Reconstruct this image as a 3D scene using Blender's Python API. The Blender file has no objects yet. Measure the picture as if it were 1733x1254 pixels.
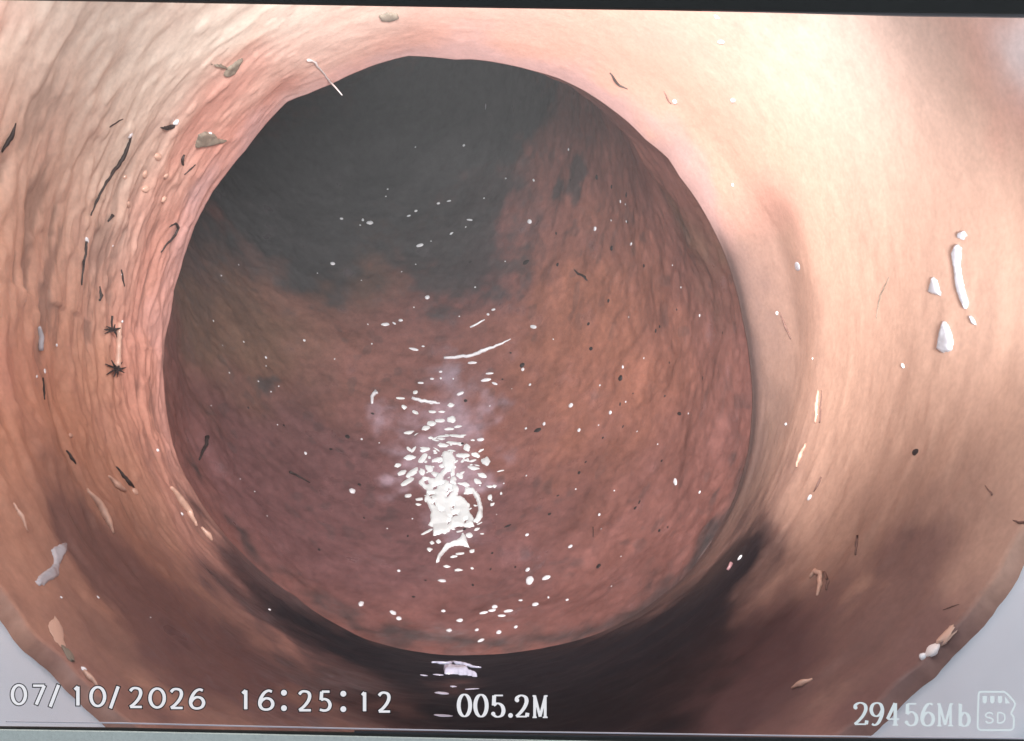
import bpy, math, random
import numpy as np
from mathutils import Vector, Matrix
from mathutils.bvhtree import BVHTree

random.seed(4); RNG = np.random.default_rng(4)
S = bpy.context.scene
COL = S.collection
F = 1630.0                      # focal length of the camera in photo pixels (photo 1733 x 1254)
PW, PH = 1733.0, 1254.0

# ------------------------------------------------------------------ camera, world, lamps, exposure
cam = bpy.data.cameras.new('camera'); co = bpy.data.objects.new('camera', cam); COL.objects.link(co)
cam.sensor_fit = 'HORIZONTAL'; cam.sensor_width = 36.0; cam.lens = 36.0 * F / PW
cam.clip_start = 0.005; cam.clip_end = 20
co.location = (0, 0, 0); co.rotation_euler = (math.radians(90), 0, 0)
S.camera = co
S.view_settings.view_transform = 'Standard'; S.view_settings.look = 'None'
S.view_settings.exposure = 0.0; S.view_settings.gamma = 1.0
W = bpy.data.worlds.new('World'); S.world = W; W.use_nodes = True
W.node_tree.nodes['Background'].inputs[0].default_value = (0.80, 0.88, 0.98, 1)
W.node_tree.nodes['Background'].inputs[1].default_value = 0.62
S.render.engine = 'CYCLES'
S.cycles.max_bounces = 5; S.cycles.diffuse_bounces = 3; S.cycles.glossy_bounces = 2
S.cycles.use_adaptive_sampling = True; S.cycles.adaptive_threshold = 0.02
S.cycles.use_denoising = True
try:
    S.cycles.denoiser = 'OPENIMAGEDENOISE'
except Exception:
    pass

def lamp(name, loc, power, radius, color=(1, 0.98, 0.965)):     # the light-emitting diodes of the probe's head, round the lens, with added fills
    l = bpy.data.lights.new(name, 'POINT'); l.energy = power; l.shadow_soft_size = radius; l.color = color
    o = bpy.data.objects.new(name, l); COL.objects.link(o); o.location = loc
    return o
def beam(name, loc, aim, power, radius, cone, color=(1, 0.98, 0.965)):
    l = bpy.data.lights.new(name, 'SPOT'); l.energy = power; l.shadow_soft_size = radius; l.color = color
    l.spot_size = math.radians(cone); l.spot_blend = 1.0
    o = bpy.data.objects.new(name, l); COL.objects.link(o); o.location = loc
    o.rotation_euler = (Vector(aim) - Vector(loc)).to_track_quat('-Z', 'Y').to_euler()
    return o
beam('probe_fill_beam', (-0.014, 0.100, 0.056), (0.000, 0.40, -0.02), 1.36, 0.007, 92)
beam('probe_fill_beam', (0.058, 0.098, 0.006), (-0.01, 0.42, 0.06), 0.60, 0.006, 80)  # side beam added to lift the top of the bend
beam('probe_fill_beam', (-0.058, 0.098, 0.006), (0.045, 0.36, 0.07), 0.60, 0.006, 70)  # side beam added to even out the upper right of the bend
beam('probe_fill_beam', (0.018, 0.100, 0.056), (0.010, 0.40, -0.02), 1.36, 0.007, 92)
lamp('probe_fill_lamp', (-0.036, 0.098, 0.050), 0.088, 0.006)
lamp('probe_fill_lamp', (0.034, 0.098, 0.050), 0.018, 0.006)
lamp('probe_fill_lamp', (0.049, 0.098, 0.041), 0.007, 0.005)  # small fill added for the dim upper right corner
lamp('probe_fill_lamp', (0.057, 0.098, 0.007), 0.021, 0.006)
lamp('probe_fill_lamp', (-0.058, 0.098, 0.014), 0.024, 0.006)

# ------------------------------------------------------------------ helpers
def ray(px, py):
    return np.array([(px - PW / 2) / F, 1.0, -(py - PH / 2) / F])
def P(px, py, depth):
    return ray(px, py) * depth

def hash3(i, j, k, seed):
    h = (i.astype(np.uint64) * np.uint64(73856093)) ^ (j.astype(np.uint64) * np.uint64(19349663)) ^ (k.astype(np.uint64) * np.uint64(83492791)) ^ np.uint64(seed * 2654435761 % (1 << 32))
    h = (h ^ (h >> np.uint64(13))) * np.uint64(1274126177); h &= np.uint64(0xFFFFFFFF)
    h = (h ^ (h >> np.uint64(16))) * np.uint64(2246822519); h &= np.uint64(0xFFFFFFFF)
    h = h ^ (h >> np.uint64(15))
    return h.astype(np.float64) / 4294967295.0
def noise(p, freq=1.0, seed=1):
    q = np.asarray(p) * freq + 1000.0
    i = np.floor(q).astype(np.int64); f = q - i
    f = f * f * f * (f * (f * 6 - 15) + 10)
    out = 0
    for dx in (0, 1):
        wx = f[..., 0] if dx else 1 - f[..., 0]
        for dy in (0, 1):
            wy = f[..., 1] if dy else 1 - f[..., 1]
            for dz in (0, 1):
                wz = f[..., 2] if dz else 1 - f[..., 2]
                out = out + wx * wy * wz * hash3(i[..., 0] + dx, i[..., 1] + dy, i[..., 2] + dz, seed)
    return out
def fbm(p, freq, octv=4, seed=1, gain=0.5):
    a, t, s = 1.0, 0.0, 0.0
    for o in range(octv):
        t = t + a * noise(p, freq * 2.03 ** o, seed + 17 * o); s += a; a *= gain
    return t / s                      # 0..1, mean 0.5
def sstep(a, b, x):
    t = np.clip((x - a) / (b - a), 0, 1); return t * t * (3 - 2 * t)
def mix(a, b, t):
    t = np.asarray(t)[..., None]; return a * (1 - t) + np.asarray(b) * t
def lin(r, g, b):
    f = lambda c: (c / 12.92 if c <= 0.04045 else ((c + 0.055) / 1.055) ** 2.4)
    return np.array([f(r / 255), f(g / 255), f(b / 255)])

def tag(o, label=None, cat=None, group=None, kind=None):
    if label: o['label'] = label
    if cat: o['category'] = cat
    if group: o['group'] = group
    if kind: o['kind'] = kind
    return o
def mesh_from(name, verts, faces, mat, smooth=True, attrs=None):
    verts = np.asarray(verts, dtype=np.float32); me = bpy.data.meshes.new(name)
    if isinstance(faces, np.ndarray):
        n, k = faces.shape
        me.vertices.add(len(verts)); me.vertices.foreach_set('co', verts.ravel())
        me.loops.add(n * k); me.loops.foreach_set('vertex_index', faces.astype(np.int32).ravel())
        me.polygons.add(n)
        me.polygons.foreach_set('loop_start', np.arange(0, n * k, k, dtype=np.int32))
        me.polygons.foreach_set('loop_total', np.full(n, k, dtype=np.int32))
        me.update(calc_edges=True)
    else:
        me.from_pydata([tuple(v) for v in verts], [], faces)
    me.validate()
    if smooth:
        me.polygons.foreach_set('use_smooth', np.ones(len(me.polygons), dtype=bool))
    for k, a in (attrs or {}).items():
        if a.ndim == 2:
            at = me.attributes.new(k, 'FLOAT_COLOR', 'POINT')
            at.data.foreach_set('color', np.concatenate([a, np.ones((len(a), 1))], 1).astype(np.float32).ravel())
        else:
            at = me.attributes.new(k, 'FLOAT', 'POINT'); at.data.foreach_set('value', a.astype(np.float32).ravel())
    if mat: me.materials.append(mat)
    me.update()
    return me
def add(name, me, parent=None, loc=None):
    o = bpy.data.objects.new(name, me); COL.objects.link(o)
    if parent: o.parent = parent
    if loc is not None: o.location = loc
    return o

# ------------------------------------------------------------------ materials
def mat_base(name):
    m = bpy.data.materials.new(name); m.use_nodes = True
    return m, m.node_tree, m.node_tree.nodes['Principled BSDF']
def mat_simple(name, col, rough=0.5, spec=0.5, noise_amt=0.0, scale=800, emit=0, coat=0, bump=0.0):
    m, nt, b = mat_base(name)
    b.inputs['Roughness'].default_value = rough; b.inputs['Specular IOR Level'].default_value = spec
    b.inputs['Coat Weight'].default_value = coat; b.inputs['Coat Roughness'].default_value = 0.08
    tc = nt.nodes.new('ShaderNodeTexCoord'); nz = nt.nodes.new('ShaderNodeTexNoise')
    nz.inputs['Scale'].default_value = scale; nz.inputs['Detail'].default_value = 4
    nt.links.new(tc.outputs['Object'], nz.inputs['Vector'])
    rp = nt.nodes.new('ShaderNodeValToRGB')
    rp.color_ramp.elements[0].position = 0.3; rp.color_ramp.elements[1].position = 0.7
    c = np.array(col); lo, hi = c * (1 - noise_amt), np.minimum(c * (1 + noise_amt), 0.97)
    rp.color_ramp.elements[0].color = (*lo, 1); rp.color_ramp.elements[1].color = (*hi, 1)
    nt.links.new(nz.outputs['Fac'], rp.inputs['Fac']); nt.links.new(rp.outputs['Color'], b.inputs['Base Color'])
    if emit:
        nt.links.new(rp.outputs['Color'], b.inputs['Emission Color']); b.inputs['Emission Strength'].default_value = emit
        b.inputs['Base Color'].default_value = (0, 0, 0, 1)
        nt.links.remove(b.inputs['Base Color'].links[0]); b.inputs['Specular IOR Level'].default_value = 0
    if bump:
        bp = nt.nodes.new('ShaderNodeBump'); bp.inputs['Strength'].default_value = bump; bp.inputs['Distance'].default_value = 0.0006
        nt.links.new(nz.outputs['Fac'], bp.inputs['Height']); nt.links.new(bp.outputs['Normal'], b.inputs['Normal'])
    return m
def mat_wall(name, fine, bump, rough0, rough1, spec, mottle=0.2):
    """Slimed pipe wall: colour and wetness from the mesh's stains, fine grain and relief from noise."""
    m, nt, b = mat_base(name); L = nt.links.new
    at = nt.nodes.new('ShaderNodeAttribute'); at.attribute_name = 'stain'
    wt = nt.nodes.new('ShaderNodeAttribute'); wt.attribute_name = 'wet'
    tc = nt.nodes.new('ShaderNodeTexCoord')
    n1 = nt.nodes.new('ShaderNodeTexNoise'); n1.inputs['Scale'].default_value = fine; n1.inputs['Detail'].default_value = 6; n1.inputs['Roughness'].default_value = 0.65
    n2 = nt.nodes.new('ShaderNodeTexNoise'); n2.inputs['Scale'].default_value = fine * 4.3; n2.inputs['Detail'].default_value = 3
    L(tc.outputs['Object'], n1.inputs['Vector']); L(tc.outputs['Object'], n2.inputs['Vector'])
    mr = nt.nodes.new('ShaderNodeMapRange'); mr.inputs['From Min'].default_value = 0.3; mr.inputs['From Max'].default_value = 0.7
    mr.inputs['To Min'].default_value = 1 - mottle; mr.inputs['To Max'].default_value = 1 + mottle
    L(n1.outputs['Fac'], mr.inputs['Value'])
    mr2 = nt.nodes.new('ShaderNodeMapRange'); mr2.inputs['From Min'].default_value = 0.3; mr2.inputs['From Max'].default_value = 0.7
    mr2.inputs['To Min'].default_value = 0.93; mr2.inputs['To Max'].default_value = 1.07
    L(n2.outputs['Fac'], mr2.inputs['Value'])
    mu = nt.nodes.new('ShaderNodeMath'); mu.operation = 'MULTIPLY'; L(mr.outputs[0], mu.inputs[0]); L(mr2.outputs[0], mu.inputs[1])
    vm = nt.nodes.new('ShaderNodeVectorMath'); vm.operation = 'SCALE'; L(at.outputs['Color'], vm.inputs[0]); L(mu.outputs[0], vm.inputs['Scale'])
    L(vm.outputs[0], b.inputs['Base Color'])
    rr = nt.nodes.new('ShaderNodeMapRange'); rr.inputs['To Min'].default_value = rough0; rr.inputs['To Max'].default_value = rough1
    L(wt.outputs['Fac'], rr.inputs['Value']); L(rr.outputs[0], b.inputs['Roughness'])
    sp = nt.nodes.new('ShaderNodeMapRange'); sp.inputs['To Min'].default_value = spec * 0.08; sp.inputs['To Max'].default_value = spec * 1.2
    L(wt.outputs['Fac'], sp.inputs['Value']); L(sp.outputs[0], b.inputs['Specular IOR Level'])
    bp = nt.nodes.new('ShaderNodeBump'); bp.inputs['Strength'].default_value = bump; bp.inputs['Distance'].default_value = 0.0012
    L(n1.outputs['Fac'], bp.inputs['Height']); L(bp.outputs['Normal'], b.inputs['Normal'])
    return m
M_CLAY = mat_wall('slimed_clay', 260, 0.05, 0.62, 0.25, 0.35, 0.06)
M_BEND = mat_wall('slimed_bend', 330, 0.16, 0.60, 0.2, 0.35, 0.13)
M_PVC = mat_simple('grey_plastic', lin(196, 206, 218), 0.4, 0.4, 0.05, 60)
M_BLACK = mat_simple('black_plastic', lin(26, 27, 24), 0.55, 0.3, 0.12, 300)
M_DARKRIM = mat_simple('dark_gasket', lin(40, 40, 46), 0.45, 0.4, 0.15, 400)
M_GREYRIM = mat_simple('grey_rim', lin(98, 96, 98), 0.5, 0.3, 0.1, 400)
M_CASE = mat_simple('pale_case_plastic', lin(214, 220, 212), 0.6, 0.3, 0.05, 2600, bump=0.5)
M_EDGE = mat_simple('screen_edge_plastic', lin(190, 190, 200), 0.35, 0.5, 0.06, 300)
M_TEXT = mat_simple('lit_white_text', (0.80, 0.80, 0.84), 1, 0, 0.02, 300, emit=1.0)
M_TEXTDIM = mat_simple('lit_pale_text', (0.64, 0.72, 0.76), 1, 0, 0.03, 300, emit=1.0)
M_TEXTEDGE = mat_simple('dark_text_outline', lin(34, 32, 38), 1, 0, 0.05, 300)
M_FLECK = mat_simple('white_glint_fleck', (0.86, 0.88, 0.93), 0.22, 0.6, 0.05, 900, coat=0.6)  # white base colour stands in for glints on wet spots
M_GLARE = mat_simple('white_glare', (0.90, 0.95, 0.97), 0.3, 0.5, 0.02, 700, coat=0.5)  # white base colour stands in for glare off the wet bend wall
M_MILKY = mat_simple('milky_film', lin(166, 126, 130), 0.35, 0.5, 0.35, 420, coat=0.2)
M_GRIT = mat_simple('dark_grit', lin(46, 36, 36), 0.6, 0.4, 0.3, 900)
M_FIBRE = mat_simple('dark_fibre', lin(52, 40, 38), 0.55, 0.4, 0.3, 700)
M_SOFT = mat_simple('brown_fibre', lin(116, 88, 80), 0.6, 0.3, 0.2, 700)
M_PALEHAIR = mat_simple('pale_hair', lin(190, 180, 178), 0.5, 0.4, 0.1, 700)
M_DRIP = mat_simple('pale_drip', lin(184, 184, 192), 0.25, 0.5, 0.06, 500, coat=0.5)
M_LUMP = mat_simple('pinkish_lump', lin(206, 168, 150), 0.45, 0.4, 0.15, 500, coat=0.3)
M_GREYPIT = mat_simple('grey_scab', lin(128, 118, 106), 0.5, 0.4, 0.25, 500)
M_GLINT = mat_simple('bluish_glint', lin(196, 198, 220), 0.2, 0.6, 0.1, 600, coat=0.6)  # bluish white base colour stands in for reflections on the wet floor
M_STONE = mat_simple('white_stone', lin(232, 222, 220), 0.5, 0.4, 0.12, 500)
M_DKSTONE = mat_simple('dark_stone', lin(92, 88, 98), 0.4, 0.5, 0.25, 500)

# ------------------------------------------------------------------ pipe geometry
D1 = np.array([-0.0933, 1.0, -0.1074])                       # pipe axis, per unit of depth
LIP_Y = 0.2445; R0 = 0.075
C0 = P(772, 600, LIP_Y)                                      # centre of the broken lip
def axis_at(y): return C0 + D1 * (y - LIP_Y)
# outline of the opening: (x, y) in photo pixels around (772,600), measured once, then a radius per angle at the lip's own plane
LIP = [(690,95),(740,98),(770,101),(800,101),(850,108),(900,120),(945,133),(990,155),(1030,182),(1062,207),(1092,237),(1130,268),(1150,300),(1178,338),(1205,385),(1225,428),(1241,475),(1256,540),(1268,610),(1273,680),(1266,760),(1250,822),(1225,882),(1190,937),(1150,984),(1100,1024),(1040,1060),(975,1085),(900,1100),(800,1108),(700,1102),(620,1082),(560,1052),(500,1010),(440,965),(388,912),(340,850),(305,790),(285,720),(278,640),(281,580),(290,520),(301,470),(315,420),(340,357),(380,300),(415,255),(450,210),(487,172),(520,160),(560,143),(610,120),(650,105)]
la = np.array([math.atan2(-(y - 600), x - 772) for x, y in LIP]); lr = np.array([math.hypot(x - 772, y - 600) for x, y in LIP]) / F * LIP_Y
o_ = np.argsort(la); la, lr = la[o_], lr[o_]
def lip_radius(th):
    th = (th + math.pi) % (2 * math.pi) - math.pi
    return np.interp(th, np.concatenate([la - 2 * math.pi, la, la + 2 * math.pi]), np.concatenate([lr, lr, lr]))

def grid_faces(nu, nv, closed=True, flip=False):
    i = np.arange(nu - 1)[:, None]; j = np.arange(nv if closed else nv - 1)[None, :]; jn = (j + 1) % nv
    f = np.stack([i * nv + j, (i + 1) * nv + j, (i + 1) * nv + jn, i * nv + jn], -1).reshape(-1, 4)
    return f[:, ::-1] if flip else f

def gauss(p, c, r):
    d = (p - c); return np.exp(-(d * d).sum(-1) / (r * r))

# ---- near pipe (brown, slimed)
NT, NY = 900, 230
Y_NEAR = 0.1176
th = np.linspace(0, 2 * math.pi, NT, endpoint=False)
def near_radius(thg, yg, disp=True):
    t = (yg - Y_NEAR) / (LIP_Y - Y_NEAR)
    R = R0 + 0 * thg
    k = sstep(0.80, 1.0, t)
    lipr = lip_radius(thg)
    # joint shoulder on the right: the wall stands back, then a step in to the lip
    right = sstep(-1.25, -0.75, thg_wrap(thg)) * (1 - sstep(0.30, 0.52, thg_wrap(thg)))
    R = R + right * 0.0022 * sstep(0.66, 0.84, t) * (1 - sstep(0.9, 0.99, t))
    R = R * (1 - k) + lipr * k
    return R, t, right
def thg_wrap(a): return (a + math.pi) % (2 * math.pi) - math.pi
def near_surface(NTn, NYn):
    tv = np.linspace(0, 1, NYn) ** 0.8
    yv = Y_NEAR + tv * (LIP_Y - Y_NEAR)
    thv = np.linspace(0, 2 * math.pi, NTn, endpoint=False)
    yg, tg = np.meshgrid(yv, thv, indexing='ij')
    R, t, right = near_radius(tg, yg)
    c = C0[None, None] + D1[None, None] * (yg - LIP_Y)[..., None]
    dirv = np.stack([np.cos(tg), 0 * tg, np.sin(tg)], -1)
    p = c + dirv * R[..., None]
    # streaks that run round the pipe: stretched along the circumference
    q = np.stack([thg_wrap(tg) * 0.022, yg, np.cos(tg) * 0.01], -1)
    streak = fbm(q, 230, 4, 11) - 0.5
    q2 = np.stack([np.cos(tg) * 0.03, yg * 0.8, np.sin(tg) * 0.03], -1)
    ridge = 1 - np.abs(fbm(q2, 170, 3, 23) - 0.5) * 2
    left = np.exp(-((thg_wrap(tg - math.pi + 0.05)) / 0.85) ** 2)
    low = np.exp(-((thg_wrap(tg + 2.2)) / 0.7) ** 2) + np.exp(-((thg_wrap(tg + 0.8)) / 0.6) ** 2)
    lump = fbm(p, 75, 4, 31) - 0.5
    pimple = sstep(0.66, 0.86, noise(p, 320, 41))
    fade = 1 - 0.55 * sstep(0.95, 1.0, t)
    d = (streak * (0.00004 + 0.0022 * left ** 2 + 0.0008 * low) + lump * (0.00025 + 0.0016 * left + 0.0012 * low)
         - (ridge - 0.75) * (0.0012 * left + 0.0002 * low) - pimple * (0.00004 + 0.00032 * left)) * fade
    edge = 1 - sstep(0.0, 0.14, t)
    d = d * (1 - 0.8 * edge)
    p = c + dirv * (R + d)[..., None]
    # the near edge is ragged along the axis
    rag = (fbm(np.stack([np.cos(tg) * .075, 0 * tg, np.sin(tg) * .075], -1), 130, 4, 7) - 0.5) * 0.003
    p[..., 1] += rag * (1 - sstep(0, 0.12, t))
    return p, tg, t, left, right, low, lump, streak, ridge
p, tg, t, left, right, low, lump, streak, ridge = near_surface(NT, NY)
PN = p
def bvh_of(p, su, sv):
    q = p[::su, ::sv]; nu, nv = q.shape[:2]
    return BVHTree.FromPolygons([tuple(x) for x in q.reshape(-1, 3)], [tuple(int(i) for i in f) for f in grid_faces(nu, nv)])
BVHS = {'n': bvh_of(PN, 2, 4)}
def hit(px, py, where=None):
    d = Vector(ray(px, py)).normalized(); best = None
    for k, bv in BVHS.items():
        if where and k != where: continue
        loc, nrm, idx, dist = bv.ray_cast(Vector((0, 0, 0)), d)
        if loc is not None and (best is None or dist < best[2]):
            if nrm.dot(d) > 0: nrm = -nrm
            best = (np.array(loc), np.array(nrm), dist)
    return best
def spot(p, px, py, rpx, where):
    h = hit(px, py, where)
    if h is None: return 0
    r = rpx / F * h[0][1]
    return gauss(p, h[0], r)

th_w = thg_wrap(tg)
A_pink = np.array([0.58, 0.295, 0.240]); A_beige = np.array([0.78, 0.69, 0.60]); A_tan = np.array([0.57, 0.355, 0.268])
A_orange = np.array([0.60, 0.255, 0.150]); A_dark = np.array([0.060, 0.042, 0.042]); A_brown = np.array([0.135, 0.072, 0.071])
A_grey = np.array([0.130, 0.083, 0.072]); A_mauve = np.array([0.48, 0.315, 0.315]); A_white = np.array([0.74, 0.70, 0.68])
big = fbm(p, 26, 4, 51); med = fbm(p, 90, 4, 61); fine = fbm(p, 330, 3, 71)
col = np.broadcast_to(A_tan, p.shape).copy()
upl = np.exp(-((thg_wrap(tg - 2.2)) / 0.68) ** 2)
col = mix(col, A_orange, np.clip(left * 0.95 * (1 - 0.45 * t) + (big - 0.5) * 1.0 * left, 0, 1))
col = mix(col, A_pink, np.clip(sstep(0.45, 0.78, t + (med - .5) * 0.35) * np.exp(-((thg_wrap(tg - 2.2)) / 1.35) ** 2), 0, 1))
col = mix(col, A_mauve, np.clip(sstep(0.86, 1.0, t + (med - .5) * 0.2) * (1 - low), 0, 1) * 0.7)
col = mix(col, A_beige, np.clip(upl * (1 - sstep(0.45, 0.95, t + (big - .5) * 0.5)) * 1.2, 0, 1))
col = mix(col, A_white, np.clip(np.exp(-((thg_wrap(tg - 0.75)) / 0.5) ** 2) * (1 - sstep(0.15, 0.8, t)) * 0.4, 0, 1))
col = mix(col, A_pink, np.clip(sstep(0.52, 0.72, big) * 0.55, 0, 1))
# brown sediment with the floor's shade put into the colour, darker towards the joint
bot = np.exp(-((thg_wrap(tg + 1.62)) / 0.98) ** 4)
col = mix(col, A_brown, np.clip(bot * (0.68 + 0.60 * t) + (med - .5) * 0.9 * bot, 0, 0.95))
col = mix(col, A_dark, np.clip(sstep(0.52, 0.78, bot * (0.42 + 0.5 * t) + (med - .5) * 0.55 + 0.10 * np.exp(-((thg_wrap(tg + 1.25)) / .4) ** 2)), 0, 0.88))
# dark sediment and the floor's shadow before the joint, both put into the colour
warpn = np.stack([fbm(p, 70, 4, 81), fbm(p, 70, 4, 82), fbm(p, 70, 4, 83)], -1) - 0.5
pwn = p + warpn * 0.014
def nblob(px, py, r): return spot(pwn, px, py, r, 'n')
A_sludge_shade = np.array([0.009, 0.0085, 0.012])
sl = nblob(1050, 1110, 230) + nblob(1020, 1170, 200) + nblob(1080, 1230, 180) + nblob(800, 1120, 190) + 0.8 * nblob(620, 1105, 140) + 0.8 * nblob(1180, 1040, 120) + 0.6 * nblob(1240, 950, 75) + 0.32 * nblob(1268, 860, 55) + 0.30 * nblob(480, 1040, 90) + 0.26 * nblob(400, 960, 70) + 0.22 * nblob(330, 860, 50) + .15 * nblob(290, 760, 36) + .4 * nblob(700, 1200, 150) + 1.0 * nblob(1160, 1190, 170) + .8 * nblob(940, 1200, 180)
col = mix(col, A_brown * 0.6, np.clip(sstep(0.02, 0.35, sl * (1 + (med - .5) * 1.2)), 0, 1) * 0.7)
col = mix(col, A_sludge_shade, np.clip(sstep(0.05, 0.80, sl + (med - .5) * 0.9 * sstep(0.02, 0.4, sl)), 0, 1) * 0.95)
brown_lay = 1.0 * nblob(1390, 1080, 260) + .6 * nblob(1500, 1160, 200) + 1.3 * nblob(240, 1010, 210) + .8 * nblob(1290, 1190, 150) + .7 * nblob(380, 1130, 170) + .5 * nblob(1540, 980, 170) + .5 * nblob(1330, 800, 90) + .8 * nblob(130, 900, 140)  # extra brown low on both side walls
col = mix(col, A_brown, np.clip(brown_lay * (1 + (med - .5) * 1.2) + (med - .5) * 0.6 * sstep(0.05, 0.6, brown_lay), 0, 1) * 0.74)
col = mix(col, np.array([0.66, 0.68, 0.72]), np.clip(nblob(1735, 60, 80), 0, 1) * 0.6)
# grey-brown band: shade of the joint's step put into the colour
joint_shade = A_grey * 1.9 * (0.75 - 0.5 * sstep(0.0, 0.9, -thg_wrap(tg)))[..., None]
band = np.clip(right * sstep(0.60, 0.97, t + (med - .5) * .16), 0, 1) * 0.85
col = col * (1 - band[..., None]) + joint_shade * band[..., None]
col = mix(col, A_dark, np.clip(np.exp(-((t - 0.985) / 0.02) ** 2) * right * 0.7, 0, 1))
# dark deposits caught in the hollows of the streaks
col = mix(col, A_dark, np.clip(sstep(0.08, 0.2, streak + (fine - .5) * .12) * (left ** 3 * 0.42 + low * 0.10), 0, 0.6))
col *= (1 + (fine - .5) * 0.06 + (med - .5) * 0.10 + (big - .5) * 0.14)[..., None]
wet = np.clip(0.35 + (med - .5) * 1.4 + 0.2 * bot, 0, 1) * (1 - 0.9 * sstep(0.05, 0.5, sl))
def shell(p, offset_r, centres, step_u, step_v):
    """outer skin of a pipe: a coarser grid pushed out from the centre line"""
    q = p[::step_u, ::step_v]; cc = centres[::step_u, ::step_v]
    if (p.shape[0] - 1) % step_u: q = np.concatenate([q, p[-1:, ::step_v]]); cc = np.concatenate([cc, centres[-1:, ::step_v]])
    r = q - cc; n = np.linalg.norm(r, axis=-1, keepdims=True)
    return cc + r / n * (n.mean(axis=1, keepdims=True) + offset_r)
def two_skin(p, centres, attrs_in, offset, su, sv, outer_col):
    q = shell(p, offset, centres, su, sv); nu, nv = p.shape[:2]; mu_, mv = q.shape[:2]
    f1 = grid_faces(nu, nv); f2 = grid_faces(mu_, mv, flip=True) + nu * nv
    v = np.concatenate([p.reshape(-1, 3), q.reshape(-1, 3)])
    j = np.arange(nv); jn = (j + 1) % nv; o = nu * nv
    e0 = np.stack([j, jn, o + jn, o + j], -1); e1 = np.stack([(nu - 1) * nv + jn, (nu - 1) * nv + j, o + (mu_ - 1) * mv + j, o + (mu_ - 1) * mv + jn], -1)
    caps = np.concatenate([e0, e1])
    tri = np.concatenate([f1, f2, caps])
    at = {}
    for k, a in attrs_in.items():
        if a.ndim == 3:
            at[k] = np.concatenate([a.reshape(-1, 3), np.broadcast_to(outer_col, (mu_ * mv, 3))])
        else:
            at[k] = np.concatenate([a.ravel(), np.zeros(mu_ * mv)])
    return v, tri, at
cen = C0[None, None] + D1[None, None] * (np.broadcast_to((Y_NEAR + (np.linspace(0, 1, NY) ** 0.8) * (LIP_Y - Y_NEAR))[:, None], (NY, NT)) - LIP_Y)[..., None]
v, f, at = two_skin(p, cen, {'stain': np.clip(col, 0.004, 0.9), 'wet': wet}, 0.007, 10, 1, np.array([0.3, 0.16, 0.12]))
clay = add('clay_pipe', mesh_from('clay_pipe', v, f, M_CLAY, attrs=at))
tag(clay, 'short pinkish brown slimed pipe that ends in the broken round opening', 'pipe')

# ---- grey plastic pipe that the brown one is pushed against
def tube(c_fn, y0, y1, r_in, r_out, n=128, m=6):
    vs, fs = [], []
    ys = np.linspace(y0, y1, m)
    for r in (r_in, r_out):
        for y in ys:
            c = c_fn(y)
            for a in np.linspace(0, 2 * math.pi, n, endpoint=False):
                vs.append(c + np.array([math.cos(a) * r, 0, math.sin(a) * r]))
    fi = grid_faces(m, n); fo = grid_faces(m, n, flip=True) + m * n
    j = np.arange(n); jn = (j + 1) % n
    c0 = np.stack([j, jn, m * n + jn, m * n + j], -1); c1 = np.stack([(m - 1) * n + jn, (m - 1) * n + j, m * n + (m - 1) * n + j, m * n + (m - 1) * n + jn], -1)
    return np.array(vs), np.concatenate([fi, fo, c0, c1])
v, f = tube(axis_at, 0.0965, 0.1215, R0 + 0.0022, R0 + 0.0070)
pvc = add('plastic_pipe', mesh_from('plastic_pipe', v, f, M_PVC))
tag(pvc, 'smooth pale grey plastic pipe at the near end of the brown pipe', 'pipe')

# ---- bend pipe beyond the lip
RB = 0.082; RBEND = 0.10; TURN = math.radians(61)
d1 = D1 / np.linalg.norm(D1)
roll = math.radians(14)
up0 = np.array([0, 0, 1.0]); up0 -= d1 * up0.dot(d1); up0 /= np.linalg.norm(up0)
rt0 = np.cross(d1, up0)
UP = up0 * math.cos(roll) - rt0 * math.sin(roll); RT = np.cross(d1, UP)
def bend_frame(s):
    """centre, tangent, up at arc length s beyond the lip"""
    s = np.asarray(s, float)
    a = np.clip(s / RBEND, 0, TURN)
    ex = np.maximum(s - RBEND * TURN, 0)
    neg = np.minimum(s, 0)
    c = C0 + d1 * 0.0 + (np.sin(a) * RBEND + neg)[..., None] * d1 + ((1 - np.cos(a)) * RBEND)[..., None] * UP
    tng = np.cos(a)[..., None] * d1 + np.sin(a)[..., None] * UP
    u = -np.sin(a)[..., None] * d1 + np.cos(a)[..., None] * UP
    return c + ex[..., None] * tng, tng, u
def bend_surface(NS, NTn):
    s = np.concatenate([np.linspace(0.0005, 0.22, int(NS * 0.8)), np.linspace(0.22, 0.46, NS - int(NS * 0.8) + 1)[1:]])
    thv = np.linspace(0, 2 * math.pi, NTn, endpoint=False)
    sg, tg = np.meshgrid(s, thv, indexing='ij')
    c, tn, u = bend_frame(sg)
    dirv = np.cos(tg)[..., None] * RT + np.sin(tg)[..., None] * u
    base = c + dirv * RB
    lump = fbm(base, 48, 4, 101) - 0.5
    crust = fbm(base, 130, 4, 111)
    pat = sstep(0.50, 0.62, fbm(base, 60, 3, 121))
    fine = fbm(base, 420, 3, 131) - 0.5
    r = RB + lump * 0.005 - pat * 0.0005 * crust + (crust - 0.5) * 0.0007 + fine * 0.00012
    r = r + 0.001 * 0
    return c + dirv * r[..., None], sg, tg, c, lump, crust, pat
pb, sg, tb, cb, lumpb, crustb, patb = bend_surface(520, 900)
BVHS['b'] = bvh_of(pb, 3, 4)
B_red = np.array([0.245, 0.108, 0.092]); B_orange = np.array([0.35, 0.145, 0.098]); B_purple = np.array([0.170, 0.086, 0.092]); B_lilac = np.array([0.46, 0.34, 0.40])
B_olive = np.array([0.17, 0.105, 0.070]); B_black = np.array([0.060, 0.058, 0.060]); B_grey = np.array([0.075, 0.075, 0.078])
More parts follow.
